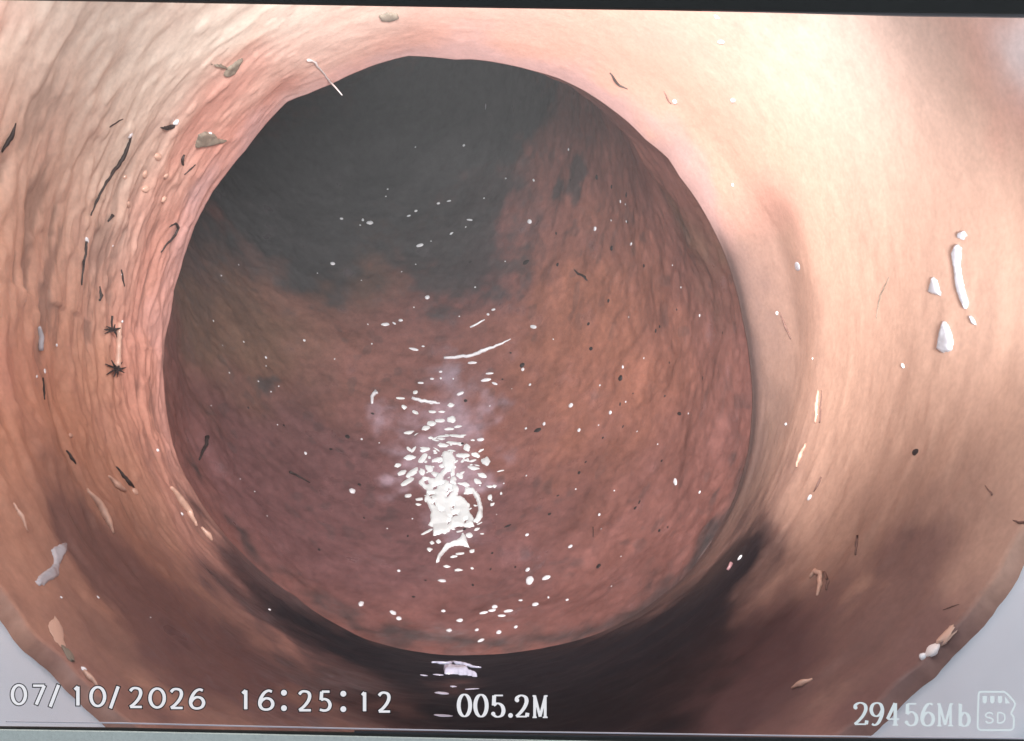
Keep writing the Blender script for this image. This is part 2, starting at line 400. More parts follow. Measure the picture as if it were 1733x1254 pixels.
bigb = fbm(pb, 30, 4, 151); medb = fbm(pb, 95, 5, 161, 0.6); fineb = fbm(pb, 380, 4, 171, 0.6)
warp = np.stack([fbm(pb, 60, 4, 181), fbm(pb, 60, 4, 191), fbm(pb, 60, 4, 201)], -1) - 0.5
pw = pb + warp * 0.035
colb = np.broadcast_to(B_red, pb.shape).copy()
def blob(px, py, r): return spot(pw, px, py, r, 'b')
colb = mix(colb, B_orange, np.clip(blob(1040, 640, 230) + blob(960, 540, 140) + (bigb - .5) * 0.5, 0, 1))
colb = mix(colb, B_purple, np.clip(blob(470, 800, 230) + blob(700, 900, 300) + blob(800, 430, 130) + (medb - .5) * .5, 0, 1) * 0.75)
colb = mix(colb, B_olive, np.clip(blob(420, 540, 160) + blob(330, 560, 110) + blob(600, 430, 100) + blob(1180, 420, 90), 0, 1) * 0.8)
tar_shade = blob(640, 225, 225) + blob(790, 160, 180) + blob(480, 320, 160) + 0.7 * blob(500, 400, 95) + 0.9 * blob(880, 160, 110) + .5 * blob(720, 390, 70) + 0.8 * blob(400, 330, 90) + 0.6 * blob(350, 390, 70)  # dark of the deep pipe put into the colour, along with black slime
soft_shade = tar_shade + .9 * blob(430, 410, 130) + .8 * blob(330, 460, 90) + .5 * blob(310, 560, 70) + .6 * blob(740, 420, 130) + .5 * blob(880, 330, 90)  # softer fringe of the same coloured-in shade
colb = mix(colb, B_black * 0.9, sstep(0.15, 1.1, soft_shade + (medb - .5) * 0.9) * 0.6)
colb = mix(colb, B_black, sstep(0.18, 1.05, tar_shade + (medb - .5) * 0.55 + (crustb - .5) * 1.0 + (fineb - .5) * .4))
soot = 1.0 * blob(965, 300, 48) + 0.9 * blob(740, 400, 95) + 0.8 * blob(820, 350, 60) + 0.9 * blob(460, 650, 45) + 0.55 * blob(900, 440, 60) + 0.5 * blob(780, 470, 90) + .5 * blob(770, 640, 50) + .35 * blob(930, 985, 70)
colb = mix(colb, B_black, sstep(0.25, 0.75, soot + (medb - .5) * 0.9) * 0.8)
pits = sstep(0.70, 0.80, noise(pb, 230, 211)) * sstep(0.45, 0.6, fbm(pb, 40, 3, 221))
colb = mix(colb, B_black, pits * 0.28)
rim = blob(770, 1085, 70) + blob(900, 1080, 60) + blob(1010, 1055, 65) + blob(650, 1075, 60) + blob(540, 1030, 55) + blob(1110, 1000, 60) + blob(450, 960, 50) + blob(385, 890, 40) + blob(1190, 920, 50) + blob(340, 820, 35) + blob(1240, 820, 35)  # shade inside the lower lip, put into the wall colour
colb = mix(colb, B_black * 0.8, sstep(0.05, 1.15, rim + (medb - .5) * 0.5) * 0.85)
colb = mix(colb, B_black, sstep(0.30, 0.0, sg / 0.030 + (medb - .5) * .5) * 0.7)  # shade close behind the lip, likewise in the colour
lil = .55 * blob(662, 680, 22) + .55 * blob(664, 720, 22) + .55 * blob(674, 760, 22) + .55 * blob(688, 800, 22) + .5 * blob(700, 840, 20) + .5 * blob(835, 680, 28) + .4 * blob(810, 650, 24) + .5 * blob(822, 825, 20) + 1.0 * blob(765, 800, 72) + .8 * blob(755, 900, 50) + .9 * blob(750, 715, 56) + .5 * blob(770, 640, 45) + .3 * blob(680, 852, 18)  # lilac glow round the glare, put into the wall colour
colb = mix(colb, B_lilac, sstep(0.10, 0.95, lil + (medb - .5) * 0.8) * 0.8)
colb *= (1 + (fineb - .5) * 0.40 + (medb - .5) * 0.45 + (bigb - .5) * 0.5)[..., None]
wetb = np.clip(0.40 + (medb - .5) * 1.6 + blob(760, 780, 170) * 1.0, 0, 1)
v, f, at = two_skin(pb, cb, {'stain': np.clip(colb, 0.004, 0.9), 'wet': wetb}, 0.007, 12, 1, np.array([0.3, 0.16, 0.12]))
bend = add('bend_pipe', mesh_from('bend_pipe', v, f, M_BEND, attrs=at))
tag(bend, 'reddish brown pipe bend seen through the round opening, black slime and coloured-in shade at its top', 'pipe')
# unseen dished cap added over the bend's far end, keeps outside light out
ec, et, eu = bend_frame(np.array([0.458]))
cap_v, cap_f = [], []
for i in range(9):
    for a in np.linspace(0, 2 * math.pi, 48, endpoint=False):
        r = 0.088 * i / 8
        cap_v.append(ec[0] + et[0] * (0.008 * (1 - (i / 8) ** 2)) + (RT * math.cos(a) + eu[0] * math.sin(a)) * max(r, 1e-4))
cap = add('end_light_cap', mesh_from('end_light_cap', np.array(cap_v), grid_faces(9, 48), M_GRIT), bend)

# ------------------------------------------------------------------ things on the walls
def frame_at(h, ang):
    """matrix with z along the wall's normal and x along the picture direction ANG, on the wall"""
    pnt, n, _ = h
    x = np.array([math.cos(ang), 0, -math.sin(ang)]); x = x - n * x.dot(n); x /= np.linalg.norm(x)
    y = np.cross(n, x)
    return Matrix(((x[0], y[0], n[0], pnt[0]), (x[1], y[1], n[1], pnt[1]), (x[2], y[2], n[2], pnt[2]), (0, 0, 0, 1)))
def bead_mesh(name, mat, seed, rough=0.16, nu=9, nv=14):
    rg = np.random.default_rng(seed)
    ph = np.linspace(0, math.pi, nu); aa = np.linspace(0, 2 * math.pi, nv, endpoint=False)
    pg, ag = np.meshgrid(ph, aa, indexing='ij')
    v = np.stack([np.sin(pg) * np.cos(ag), np.sin(pg) * np.sin(ag), np.cos(pg)], -1)
    v = v * (1 + (fbm(v, 1.3, 3, seed) - .5) * rough * 4)[..., None]
    return mesh_from(name, v.reshape(-1, 3), grid_faces(nu, nv), mat)
VARIANTS = {}
def bead(name, px, py, w, h, ang, mat, label, cat, group=None, height=0.6, where=None, rough=0.14):
    """a lump stuck to the wall where the ray meets it: w x h photo pixels, long axis turned by ANG degrees"""
    hh = hit(px, py, where)
    if hh is None: return None
    key = (name, mat.name, random.randrange(5))
    if key not in VARIANTS: VARIANTS[key] = bead_mesh(name, mat, 300 + len(VARIANTS), rough)
    o = add(name, VARIANTS[key])
    dist = hh[0][1] / F
    a = w * dist / 2; b = h * dist / 2
    m = frame_at(hh, math.radians(ang))
    # true size on a slanting wall: stretch by the slant along the wall's run
    vdir = -hh[0] / np.linalg.norm(hh[0]); cosv = max(0.45, abs(vdir.dot(hh[1])))
    o.matrix_world = m @ Matrix.Diagonal((a, b / (0.5 + 0.5 * cosv), min(a, b) * height, 1))
    return tag(o, label, cat, group)

def ribbon_tube(name, pts, radii, mat, label, cat, group=None, where=None, lift=0.5, nseg=7, lifts=None):
    """a strand lying on (or standing off) the wall along photo-pixel points"""
    base, rr, last = [], [], None
    dense = []
    for i in range(len(pts) - 1):
        n = max(2, int(math.hypot(pts[i+1][0]-pts[i][0], pts[i+1][1]-pts[i][1]) / 5))
        for k in range(n):
            u = k / n; dense.append((pts[i][0]*(1-u)+pts[i+1][0]*u, pts[i][1]*(1-u)+pts[i+1][1]*u, radii[i]*(1-u)+radii[i+1]*u,
                                     (lifts[i]*(1-u)+lifts[i+1]*u) if lifts else 0))
    dense.append((*pts[-1], radii[-1], lifts[-1] if lifts else 0))
    for px, py, r, lf in dense:
        h = hit(px + random.uniform(-.8, .8), py + random.uniform(-.8, .8), where)
        if h is None: continue
        rw = r * h[0][1] / F
        base.append(h[0] + h[1] * (rw * lift + lf)); rr.append(rw)
    base = np.array(base)
    if len(base) < 2: return None
    vs = []
    for i in range(len(base)):
        tdir = base[min(i+1, len(base)-1)] - base[max(i-1, 0)]; tdir /= np.linalg.norm(tdir) + 1e-12
        a = np.cross(tdir, [0.3, 1, 0.2]); a /= np.linalg.norm(a); b = np.cross(tdir, a)
        for k in range(nseg):
            w = 2 * math.pi * k / nseg; vs.append(base[i] + (a * math.cos(w) + b * math.sin(w)) * rr[i] * (0.85 + 0.3 * random.random()))
    n = len(base); fs = [tuple(int(x) for x in q) for q in grid_faces(n, nseg)]
    fs.append(tuple(range(nseg))); fs.append(tuple(range((n-1)*nseg, n*nseg))[::-1])
    vs = np.array(vs); org = base.mean(axis=0)
    o = add(name, mesh_from(name, vs - org, fs, mat), loc=tuple(org))
    return tag(o, label, cat, group)

def inside_poly(poly, X, Y):
    c = np.zeros(X.shape, bool); n = len(poly)
    for i in range(n):
        x0, y0 = poly[i]; x1, y1 = poly[(i + 1) % n]
        if y0 == y1: continue
        c ^= ((y0 > Y) != (y1 > Y)) & (X < (x1 - x0) * (Y - y0) / (y1 - y0) + x0)
    return c
def edge_dist(poly, X, Y):
    d = np.full(X.shape, 1e9); n = len(poly)
    for i in range(n):
        x0, y0 = poly[i]; x1, y1 = poly[(i + 1) % n]; dx, dy = x1 - x0, y1 - y0
        u = np.clip(((X - x0) * dx + (Y - y0) * dy) / (dx * dx + dy * dy + 1e-9), 0, 1)
        d = np.minimum(d, np.hypot(X - x0 - u * dx, Y - y0 - u * dy))
    return d
def patch(name, poly, holes, mat, thick, label, cat, step=2.0, round_px=6.0, lumpy=0.35, freq=0.07, where=None, group=None, wob=2.0):
    """a raised crust on the wall with the outline POLY (photo pixels when it was measured), THICK metres high, rounded at its rim"""
    xs = [q[0] for q in poly]; ys = [q[1] for q in poly]
    gx = np.arange(min(xs) - step * 2, max(xs) + step * 2.1, step); gy = np.arange(min(ys) - step * 2, max(ys) + step * 2.1, step)
    Y, X = np.meshgrid(gy, gx, indexing='ij')
    q = np.stack([X, Y, 0 * X], -1)
    Xw = X + (fbm(q, 0.11, 3, 5) - .5) * 2 * wob; Yw = Y + (fbm(q, 0.11, 3, 6) - .5) * 2 * wob
    sd = np.where(inside_poly(poly, Xw, Yw), 1, -1) * edge_dist(poly, Xw, Yw)
    for hpoly in holes:
        sh = np.where(inside_poly(hpoly, Xw, Yw), -1, 1) * edge_dist(hpoly, Xw, Yw); sd = np.minimum(sd, sh)
    prof = np.sqrt(np.clip(1 - (1 - np.clip(sd / round_px, 0, 1)) ** 2, 0, 1))
    hgt = prof * (1 + (fbm(q, freq, 3, 8) - .5) * 2 * lumpy)
    idx = -np.ones(X.shape, int); vs = []; tops = []
    for i in range(X.shape[0]):
        for j in range(X.shape[1]):
            if sd[i, j] > -step * 1.5:
                h = hit(X[i, j], Y[i, j], where)
                if h is None: continue
                off = thick * hgt[i, j] if sd[i, j] > 0 else -thick * 0.6
                idx[i, j] = len(vs); vs.append(h[0] + h[1] * (off + (0.00008 if sd[i, j] > 0 else 0)))
    fs = []
    for i in range(X.shape[0] - 1):
        for j in range(X.shape[1] - 1):
            k = (idx[i, j], idx[i + 1, j], idx[i + 1, j + 1], idx[i, j + 1])
            if min(k) >= 0: fs.append(tuple(int(z) for z in k))
    vs = np.array(vs); org = vs.mean(axis=0)
    o = add(name, mesh_from(name, vs - org, fs, mat), loc=tuple(org))
    return tag(o, label, cat, group)

# ---- glare on the wet foot of the bend, put in as raised white shapes
def z5(l): return [(600 + x / 3.687, 640 + y / 3.687) for x, y in l]
CR = random.Random(9)
def crack():
    x, y, a, l = CR.uniform(470, 720), CR.uniform(600, 940), CR.uniform(-1.2, 1.2), CR.uniform(14, 34); dx, dy = math.cos(a) * l, math.sin(a) * l; w = CR.uniform(5, 9)
    return z5([(x - dx, y - dy), (x + w * math.sin(a), y - w * math.cos(a)), (x + dx, y + dy), (x - w * math.sin(a), y + w * math.cos(a))])
mass = z5([(545,465),(600,462),(630,500),(625,590),(650,690),(640,735),(680,745),(712,790),(722,850),(748,880),(745,930),(700,935),(650,925),(600,955),(560,970),(495,985),(490,930),(455,910),(478,860),(462,800),(438,760),(447,700),(420,680),(398,640),(440,615),(500,628),(530,590),(560,560)])
patch('glare_patch', mass, [z5([(570,590),(592,585),(594,645),(562,640)]), z5([(440,640),(465,640),(470,672),(450,668)]), z5([(575,690),(600,680),(598,700),(578,705)]), z5([(615,848),(650,846),(648,858),(618,858)])] + [crack() for _ in range(16)],
      M_GLARE, 0.0009, 'large glistening white glare patch in the middle of the lower bend wall', 'glare', where='b', wob=4, lumpy=.12, step=1.6, round_px=4)
patch('glare_patch', z5([(505,1160),(522,1100),(560,1050),(610,1018),(655,1005),(680,965),(700,1000),(718,1065),(690,1050),(650,1040),(600,1050),(560,1090),(528,1150)]), [], M_GLARE, 0.0013,
      'white hooked glare tongue hanging just below the large glare patch', 'glare', step=1.6, where='b')
patch('glare_patch', z5([(690,690),(740,690),(780,730),(800,800),(795,870),(770,905),(745,895),(770,830),(760,760),(730,720),(700,725),(685,710)]), [], M_GLARE, 0.0012,
      'curved white glare strand along the right edge of the large glare patch', 'glare', step=1.6, where='b')
# glints on ridges of water higher up, put in as white strands
ribbon_tube('glint_ridge', [(752,607),(775,605),(800,602),(815,595),(830,590),(845,583),(865,574)], [2.2,3.2,3.0,3.4,2.6,2.0,0.8], M_FLECK, 'long thin white glint on a water ridge above the glare, rising to the right', 'water ridge', where='b')
ribbon_tube('glint_ridge', [(698,674),(714,679),(734,681),(745,683)], [2.6,3.4,2.4,1.2], M_FLECK, 'short white glint on a water ridge just above the glare flecks', 'water ridge', where='b')
ribbon_tube('glint_ridge', [(795,555),(808,548),(820,541)], [1.6,1.8,1.0], M_FLECK, 'faint short glint on a water ridge high above the glare', 'water ridge', where='b')
ribbon_tube('glint_ridge', [(630,684),(630,672),(635,664),(639,668)], [2.0,3.0,4.2,2.0], M_FLECK, 'hooked white glint left of the mauve glow', 'water ridge', where='b')

G_CL = 'white flecks crowded around the glare patch'; L_CL = 'small white glint fleck crowded round the glare patch'
cluster = [(684,689,8,7,0),(703,664,7,7,0),(678,674,13,4,-2),(731,681,12,6,-5),(763,686,12,9,-20),(703,698,12,5,30),(731,697,13,5,10),(748,697,12,4,0),(764,710,15,12,30),(731,717,15,9,-10),(745,712,14,7,0),(721,725,18,10,-55),(692,732,15,6,-35),(729,741,9,5,0),
 (750,738,22,5,8),(775,738,24,6,18),(749,754,24,7,12),(768,750,24,5,18),(760,726,16,5,0),(775,722,14,5,-10),(790,758,14,9,70),(719,761,17,8,-30),(700,761,16,5,-75),(693,775,21,11,-25),(715,777,24,9,-68),(805,770,15,8,25),(784,771,20,8,5),(822,781,26,10,75),
 (726,793,19,10,60),(714,799,15,10,75),(698,800,26,9,-68),(673,788,14,8,-45),(681,800,18,7,-60),(690,815,24,9,-62),(691,839,10,8,0),(710,845,12,6,-5),(708,854,8,5,0),(816,805,18,9,35),(801,792,18,7,30),(787,820,17,8,25),(833,854,8,7,60),(829,842,12,6,80),(837,823,6,6,0),(848,835,4,6,0),
 (807,896,11,6,-60),(794,906,12,9,80),(799,933,8,8,0),(731,919,8,8,0),(742,917,9,9,0),(727,930,8,8,0),(723,900,20,5,-62),(768,942,12,5,-40),(779,937,13,5,10),(756,959,12,6,-5),(776,965,14,6,-10),(799,962,6,5,0),(740,778,18,7,-40),(752,787,16,7,-30),(738,803,16,8,35),(764,790,17,8,15),(808,815,14,7,50),(778,805,16,8,60),(800,745,7,4,10)]
for x, y, w, h, a in cluster:
    bead('glare_fleck', x, y, w * 1.1, h * 1.05, a, M_GLARE, L_CL, 'fleck', G_CL, 0.45, 'b', 0.3)
for k in range(95):
    y = random.uniform(735, 905); wdt = 52 if y < 850 else 40
    x = 762 + random.gauss(0, 0.55) * wdt + (y - 800) * 0.04
    bead('glare_fleck', x, y, random.uniform(5, 16), random.uniform(2.5, 5), random.choice([random.uniform(-75, -30), random.uniform(20, 75), random.uniform(-15, 15)]), M_GLARE, L_CL, 'fleck', G_CL, 0.4, 'b', 0.3)

G_UP = 'white flecks scattered high on the bend wall'; L_UP = 'small white glint fleck scattered on the upper bend wall above the glare'
for x, y, w, h, a in [(785,246,5,4,0),(962,253,4,4,0),(703,249,3,3,0),(656,320,3,3,0),(626,377,12,7,-25),(614,372,4,6,0),(578,370,6,4,0),(711,415,13,6,-5),(704,357,6,4,5),(742,344,6,4,0),(760,340,8,3,5),(692,365,7,3,-15),(896,375,10,7,20),(1007,387,8,6,-40),(1050,341,6,5,20),(1068,413,6,8,60),
 (1034,373,4,2,30),(1060,375,4,3,30),(795,372,12,3,20),(764,395,4,6,60),(822,180,2,11,0),(856,302,3,5,-50),(903,305,7,3,40),(563,446,8,6,-10),(723,503,8,8,60),(652,549,15,6,-15),(678,542,8,5,10),(667,547,8,3,40),(700,591,18,5,15),(716,586,6,3,10),(903,553,15,6,28),(835,524,8,4,0),(826,532,6,4,30),(799,614,16,5,5),(823,643,18,6,-5),(837,649,12,4,30),(828,632,14,4,0)]:
    bead('glint_fleck', x, y, w, h, a, M_FLECK, L_UP, 'fleck', G_UP, 0.6, 'b')
G_MID = 'white flecks right of the glare patch'; L_MID = 'tiny pale glint fleck on the orange brown bend wall right of the glare'
for x, y, w, h, a in [(897,651,5,5,0),(1054,621,5,5,0),(1015,652,4,3,0),(966,686,10,7,-15),(1033,698,7,6,-30),(980,728,7,6,0),(921,717,6,6,0),(890,725,5,4,0),(1059,680,3,3,0),(813,744,14,6,-5),(885,625,6,6,0),(1143,815,8,14,0),(1184,833,6,4,0),(891,805,3,3,0),(1014,871,5,5,0),(892,905,7,5,-40),(1165,700,3,3,0),(1090,606,3,3,0),(1184,534,4,4,0)]:
    bead('glint_fleck', x, y, w, h, a, M_FLECK, L_MID, 'fleck', G_MID, 0.6, 'b')
bead('glint_fleck', 897, 983, 15, 15, 0, M_FLECK, 'largest round white drop, below and right of the glare patch', 'fleck', None, 0.8, 'b', 0.03)
G_MM = 'white flecks between the ridge and the glare'; L_MM = 'tiny white glint fleck between the long water ridge and the glare'
for x, y, w, h, a, lb in [(746,629,6,4,0,'topmost white fleck under the long water ridge'),(731,641,7,4,0,'white fleck midway down between the ridge and the short ridge, leftmost of three'),(746,640,4,4,0,'tiny white fleck, middle of the three under the long ridge'),(767,641,3,3,0,'tiniest white fleck, rightmost of the three under the long ridge'),(712,648,11,4,10,'flat white fleck above the short water ridge'),(779,666,7,11,70,'upright white fleck right of the short water ridge')]:
    bead('glint_fleck', x, y, w, h, a, M_FLECK, lb, 'fleck', G_MM, 0.6, 'b')
G_LO = 'white flecks scattered below the glare patch'; L_LO = 'small white glint fleck on the dark wall below the glare patch'
for x, y, w, h, a in [(675,966,6,5,0),(748,983,15,7,10),(611,1022,10,13,30),(665,1037,13,8,35),(675,1047,10,9,0),(893,964,9,7,-20),(924,978,16,8,5),(965,925,10,6,0),(906,1023,12,9,0),(928,1011,4,5,0),(960,1015,6,5,0),(881,1016,8,4,15),(837,1027,10,8,-20),(833,1033,14,6,-40),(819,1037,15,6,-28),(860,1034,16,6,-8),(849,1042,14,5,-5),(750,1034,8,6,0),(778,1050,12,8,20),(760,1067,11,8,30),(807,1066,7,6,0),(844,1070,9,8,20),(814,1084,8,11,80),(873,1061,7,6,0)]:
    bead('glint_fleck', x, y, w, h, a, M_FLECK, L_LO, 'fleck', G_LO, 0.65, 'b')
G_LE = 'white flecks on the left of the bend wall'; L_LE = 'tiny white glint fleck on the purple brown bend wall left of the glare'
for x, y, w, h, a, lb in [(596,831,12,10,30,'largest white fleck left of the glare patch'),(612,743,4,4,0,'tiny fleck left of the mauve glow beside the glare'),(450,605,5,4,0,'tiny fleck just above the dark stain on the left of the bend'),(515,576,5,4,0,'tiny fleck right of and above the dark stain on the left of the bend'),(517,767,6,5,0,'small fleck above the short dark hair'),(431,832,3,3,0,'pinprick fleck below and left of the short dark hair'),(361,543,4,3,0,'pinprick fleck nearest the left rim of the opening')]:
    bead('glint_fleck', x, y, w, h, a, M_FLECK, lb, 'fleck', G_LE, 0.65, 'b')
# dust-fine specks, each still its own drop
G_DS = 'pinhead drops sprinkled over the bend wall'; L_DS = 'pinhead pale drop sprinkled on the reddish bend wall'
for k in range(60):
    a = random.uniform(0, 2 * math.pi); r = 470 * math.sqrt(random.random())
    x, y = 775 + r * math.cos(a), 640 + r * math.sin(a) * 0.93
    if y < 330 and x < 950: continue
    bead('glint_fleck', x, y, random.uniform(2, 3.6), random.uniform(1.8, 3), random.uniform(-60, 60), M_FLECK, L_DS, 'fleck', G_DS, 0.6, 'b')
# dark grit on the bend
G_GR = 'dark grit specks on the bend wall'; L_GR = 'dark grit speck stuck on the reddish bend wall'
for x, y, w, h, a in [(884,618,9,9,30),(1013,958,10,8,20),(588,739,8,8,0),(1030,509,6,6,0),(996,548,7,5,0),(1000,590,9,5,10),(890,444,8,12,70),(1035,420,9,6,-30),(1050,640,10,9,-30),(910,728,8,12,70),(608,820,6,6,0),(560,760,6,5,0),(630,700,7,4,20),(1150,700,6,10,-60),(1110,560,5,5,0),(980,800,6,5,0),(1075,860,7,5,10),(860,890,6,12,70),(930,870,6,5,0),(540,930,6,5,0),(700,1010,6,4,0),(800,990,5,5,0),(1060,330,5,7,0),(1010,300,9,7,40),(1090,450,6,5,20),(1120,780,5,5,0),(1190,640,5,6,0),(480,720,5,5,0),(420,690,5,4,0)]:
    bead('grit_speck', x, y, w, h, a, M_GRIT, L_GR, 'grit', G_GR, 0.5, 'b')
for k in range(34):
    a = random.uniform(-1.6, 2.4); r = 450 * math.sqrt(random.random())
    x, y = 790 + r * math.cos(a), 650 + r * math.sin(a) * 0.9
    if y < 350 and x < 950: continue
    bead('grit_speck', x, y, random.uniform(3, 6), random.uniform(3, 6), random.uniform(-60, 60), M_GRIT, L_GR, 'grit', G_GR, 0.35, 'b')
ribbon_tube('twig', [(972,457),(980,463),(990,469),(995,475)], [0.8,1.8,2.0,1.0], M_FIBRE, 'short dark twig on the upper right of the bend wall', 'twig', where='b')
ribbon_tube('twig', [(350,740),(348,752),(342,765),(337,778)], [4.0,3.0,2.6,1.6], M_FIBRE, 'dark twig with a thick head on the left of the bend wall', 'twig', where='b')
ribbon_tube('hair', [(490,800),(500,804),(512,811),(524,818)], [2.6,2.0,1.8,1.0], M_FIBRE, 'short dark hair lying on the purple left of the bend wall', 'hair', where='b')
ribbon_tube('hair', [(1003,893),(1004,910)], [0.8, 0.6], M_FIBRE, 'very fine dark hair on the lower right of the bend wall', 'hair', where='b')

# ---- things on the near pipe
ribbon_tube('hair', [(520,101),(533,105),(545,120),(556,134),(566,145)], [2.4,2.2,1.6,1.4,1.2], M_PALEHAIR, 'pale hair that hangs over the upper left rim of the opening', 'hair', where='n')
hl = P(556, 136, LIP_Y - 0.003); hm = P(579, 161, LIP_Y - 0.006)
def rod(name, a, b, r0, r1, mat, n=8):
    t_ = (b - a) / np.linalg.norm(b - a); u = np.cross(t_, [0, 1, 0.1]); u /= np.linalg.norm(u); w = np.cross(t_, u); vs = []
    for pnt, r in ((a, r0), ((a + b) / 2 + u * 0.0001, (r0 + r1) / 2), (b, r1)):
        for k in range(n): vs.append(pnt + (u * math.cos(2 * math.pi * k / n) + w * math.sin(2 * math.pi * k / n)) * r)
    fs = [tuple(int(x) for x in q) for q in grid_faces(3, n)] + [tuple(range(n)), tuple(range(2 * n, 3 * n))[::-1]]
    org = (a + b) / 2
    return add(name, mesh_from(name, np.array(vs) - org, fs, mat), loc=tuple(org))
tag(rod('bristle', hl, hm, 0.0003, 0.00012, M_PALEHAIR), 'thin pale bristle sticking out over the black part of the opening', 'bristle')

def strand(pts, radii, label, mat=M_FIBRE, name='root_strand', cat='root', **k):
    if mat is M_FIBRE and pts[0][0] > 1100: mat = M_SOFT; radii = [r * 0.7 for r in radii]
    return ribbon_tube(name, pts, radii, mat, label, cat, where='n', **k)
strand([(222,228),(216,245),(206,268),(196,282),(186,297),(176,314),(162,340),(153,365)], [1.5,2.5,4.2,3.2,2.6,2.2,2.0,1.2], 'long dark root strand down the upper left of the near pipe')
strand([(26,208),(18,228),(10,242),(2,258)], [1.2,4.5,3.5,1.5], 'dark splayed root at the far left edge of the near pipe')
strand([(286,384),(296,377),(301,384),(296,398),(282,412),(272,428)], [1.0,2.2,2.4,2.2,1.8,1.0], 'dark hooked root beside the left rim of the opening')
strand([(146,408),(143,430),(140,455),(137,482)], [2.0,2.6,1.8,1.4], 'thin dark root below the pale drop on the left wall')
strand([(205,456),(207,470),(211,485)], [1.2,1.8,1.0], 'short dark root left of the opening above the two burrs')
strand([(168,485),(169,500),(168,508)], [1.0,3.4,2.2], 'stubby dark root just above the two burrs')
strand([(188,535),(190,560)], [2.0,1.4], 'dark stub between the paired burrs')
strand([(73,640),(74,660),(75,676)], [1.2,2.2,1.2], 'dark sliver at the foot of a pale drop on the left wall')
strand([(112,762),(120,775),(128,786)], [1.2,2.6,1.2], 'dark sliver low on the left wall')
strand([(196,790),(208,806),(218,818),(226,826)], [1.0,3.0,3.6,1.4], 'dark root end beside a pale nub low on the left wall')
strand([(185,215),(196,208),(208,201)], [1.0,1.2,.8], 'faint dark thread on the upper left of the near pipe')
strand([(311,262),(307,270),(309,278)], [1.8,3.0,1.6], 'dark comma shaped root near the grey scab')
strand([(312,296),(322,286),(330,278)], [0.8,1.6,0.8], 'thin dark thread below the grey scab')
strand([(182,374),(190,364)], [1.5,3.2], 'small dark tick on the left wall')
strand([(1033,122),(1041,135),(1050,145),(1062,150)], [1.0,2.4,1.8,.6], 'dark streak on the wall above the right of the opening')
strand([(1124,155),(1130,166),(1136,176)], [1.0,2.4,1.2], 'dark streak beside a white drop above the opening')
strand([(1320,528),(1330,552),(1338,574)], [0.8,3.2,1.6], 'dark streak on the shoulder right of the opening')
strand([(1391,660),(1389,690),(1388,715)], [0.8,2.2,2.6], 'faint vertical dark streak on the right wall')
strand([(1391,808),(1386,820),(1378,832)], [2.0,3.8,1.2], 'dark tick low on the right wall')
strand([(1596,1033),(1612,1027),(1624,1022)], [0.8,2.0,.8], 'faint dark tick near the lower right rim')
strand([(1395,968),(1402,985),(1398,998)], [2.5,4.5,2.0], 'dark crumb beside the pinkish hook on the lower right')
strand([(1448,925),(1452,908),(1449,940)], [2.0,3.2,2.2], 'dark notch on the lower right wall')
strand([(1714,881),(1725,884),(1740,883)], [1.0,3.0,4.0], 'dark root at the far right edge of the near pipe')
strand([(1505,470),(1490,500),(1483,540)], [0.6,1.0,.6], 'very faint dark thread on the right wall', mat=M_GREYPIT)
strand([(1668,822),(1680,838)], [1.0,2.4], 'dark crease low on the far right')
bead('grit_speck', 1549, 765, 18, 9, 20, M_GRIT, 'dark oval scab low on the right wall', 'scab', None, 0.3, 'n')
for (bx, by, s) in ((186, 560, 0.72), (190, 624, 0.9)):       # two star-shaped burrs
    root = bpy.data.objects.new('burr', None); COL.objects.link(root); hb = hit(bx, by, 'n'); hb = (hb[0] + hb[1] * 0.0007, hb[1], hb[2]); root.location = tuple(hb[0])
    tag(root, 'star shaped dark burr on the left wall, ' + ('upper of the two' if by < 600 else 'lower of the two'), 'burr')
    kk = hb[0][1] / F
    core = add('core', bead_mesh('core', M_GRIT, 77, 0.25), root); core.matrix_parent_inverse = Matrix.Translation(-hb[0]); core.matrix_world = frame_at(hb, 0.6) @ Matrix.Diagonal((7 * s * kk, 5.5 * s * kk, 4 * kk, 1))
    for a in ((20, 75, 140, 168, 205, 300) if by < 600 else (5, 48, 110, 150, 222, 262, 285, 330)):
        h2 = hit(bx + math.cos(math.radians(a)) * 21 * s, by - math.sin(math.radians(a)) * 17 * s, 'n')
        r = rod('spine', hb[0] + hb[1] * 2.0 * kk, h2[0] + h2[1] * 5.0 * kk, 2.6 * kk, 0.6 * kk, M_GRIT, 6); r.parent = root; r.matrix_parent_inverse = Matrix.Translation(-hb[0])
strand([(200,545),(199,570),(198,598),(196,621)], [3.5,5.0,4.6,6.0], 'pale raised ridge joining the two dark burrs', M_LUMP, 'slime_ridge', 'ridge')
strand([(65,552),(67,570),(68,592)], [2.5,5.0,4.0], 'tall pale drip on the left wall', M_DRIP, 'pale_drip', 'drip')
def nubs(lst, mat, labels, group, name='pale_nub', cat='nub', height=0.7):
    for (x, y, w, h, a), lb in zip(lst, labels): bead(name, x, y, w, h, a, mat, lb, cat, group, height, 'n')
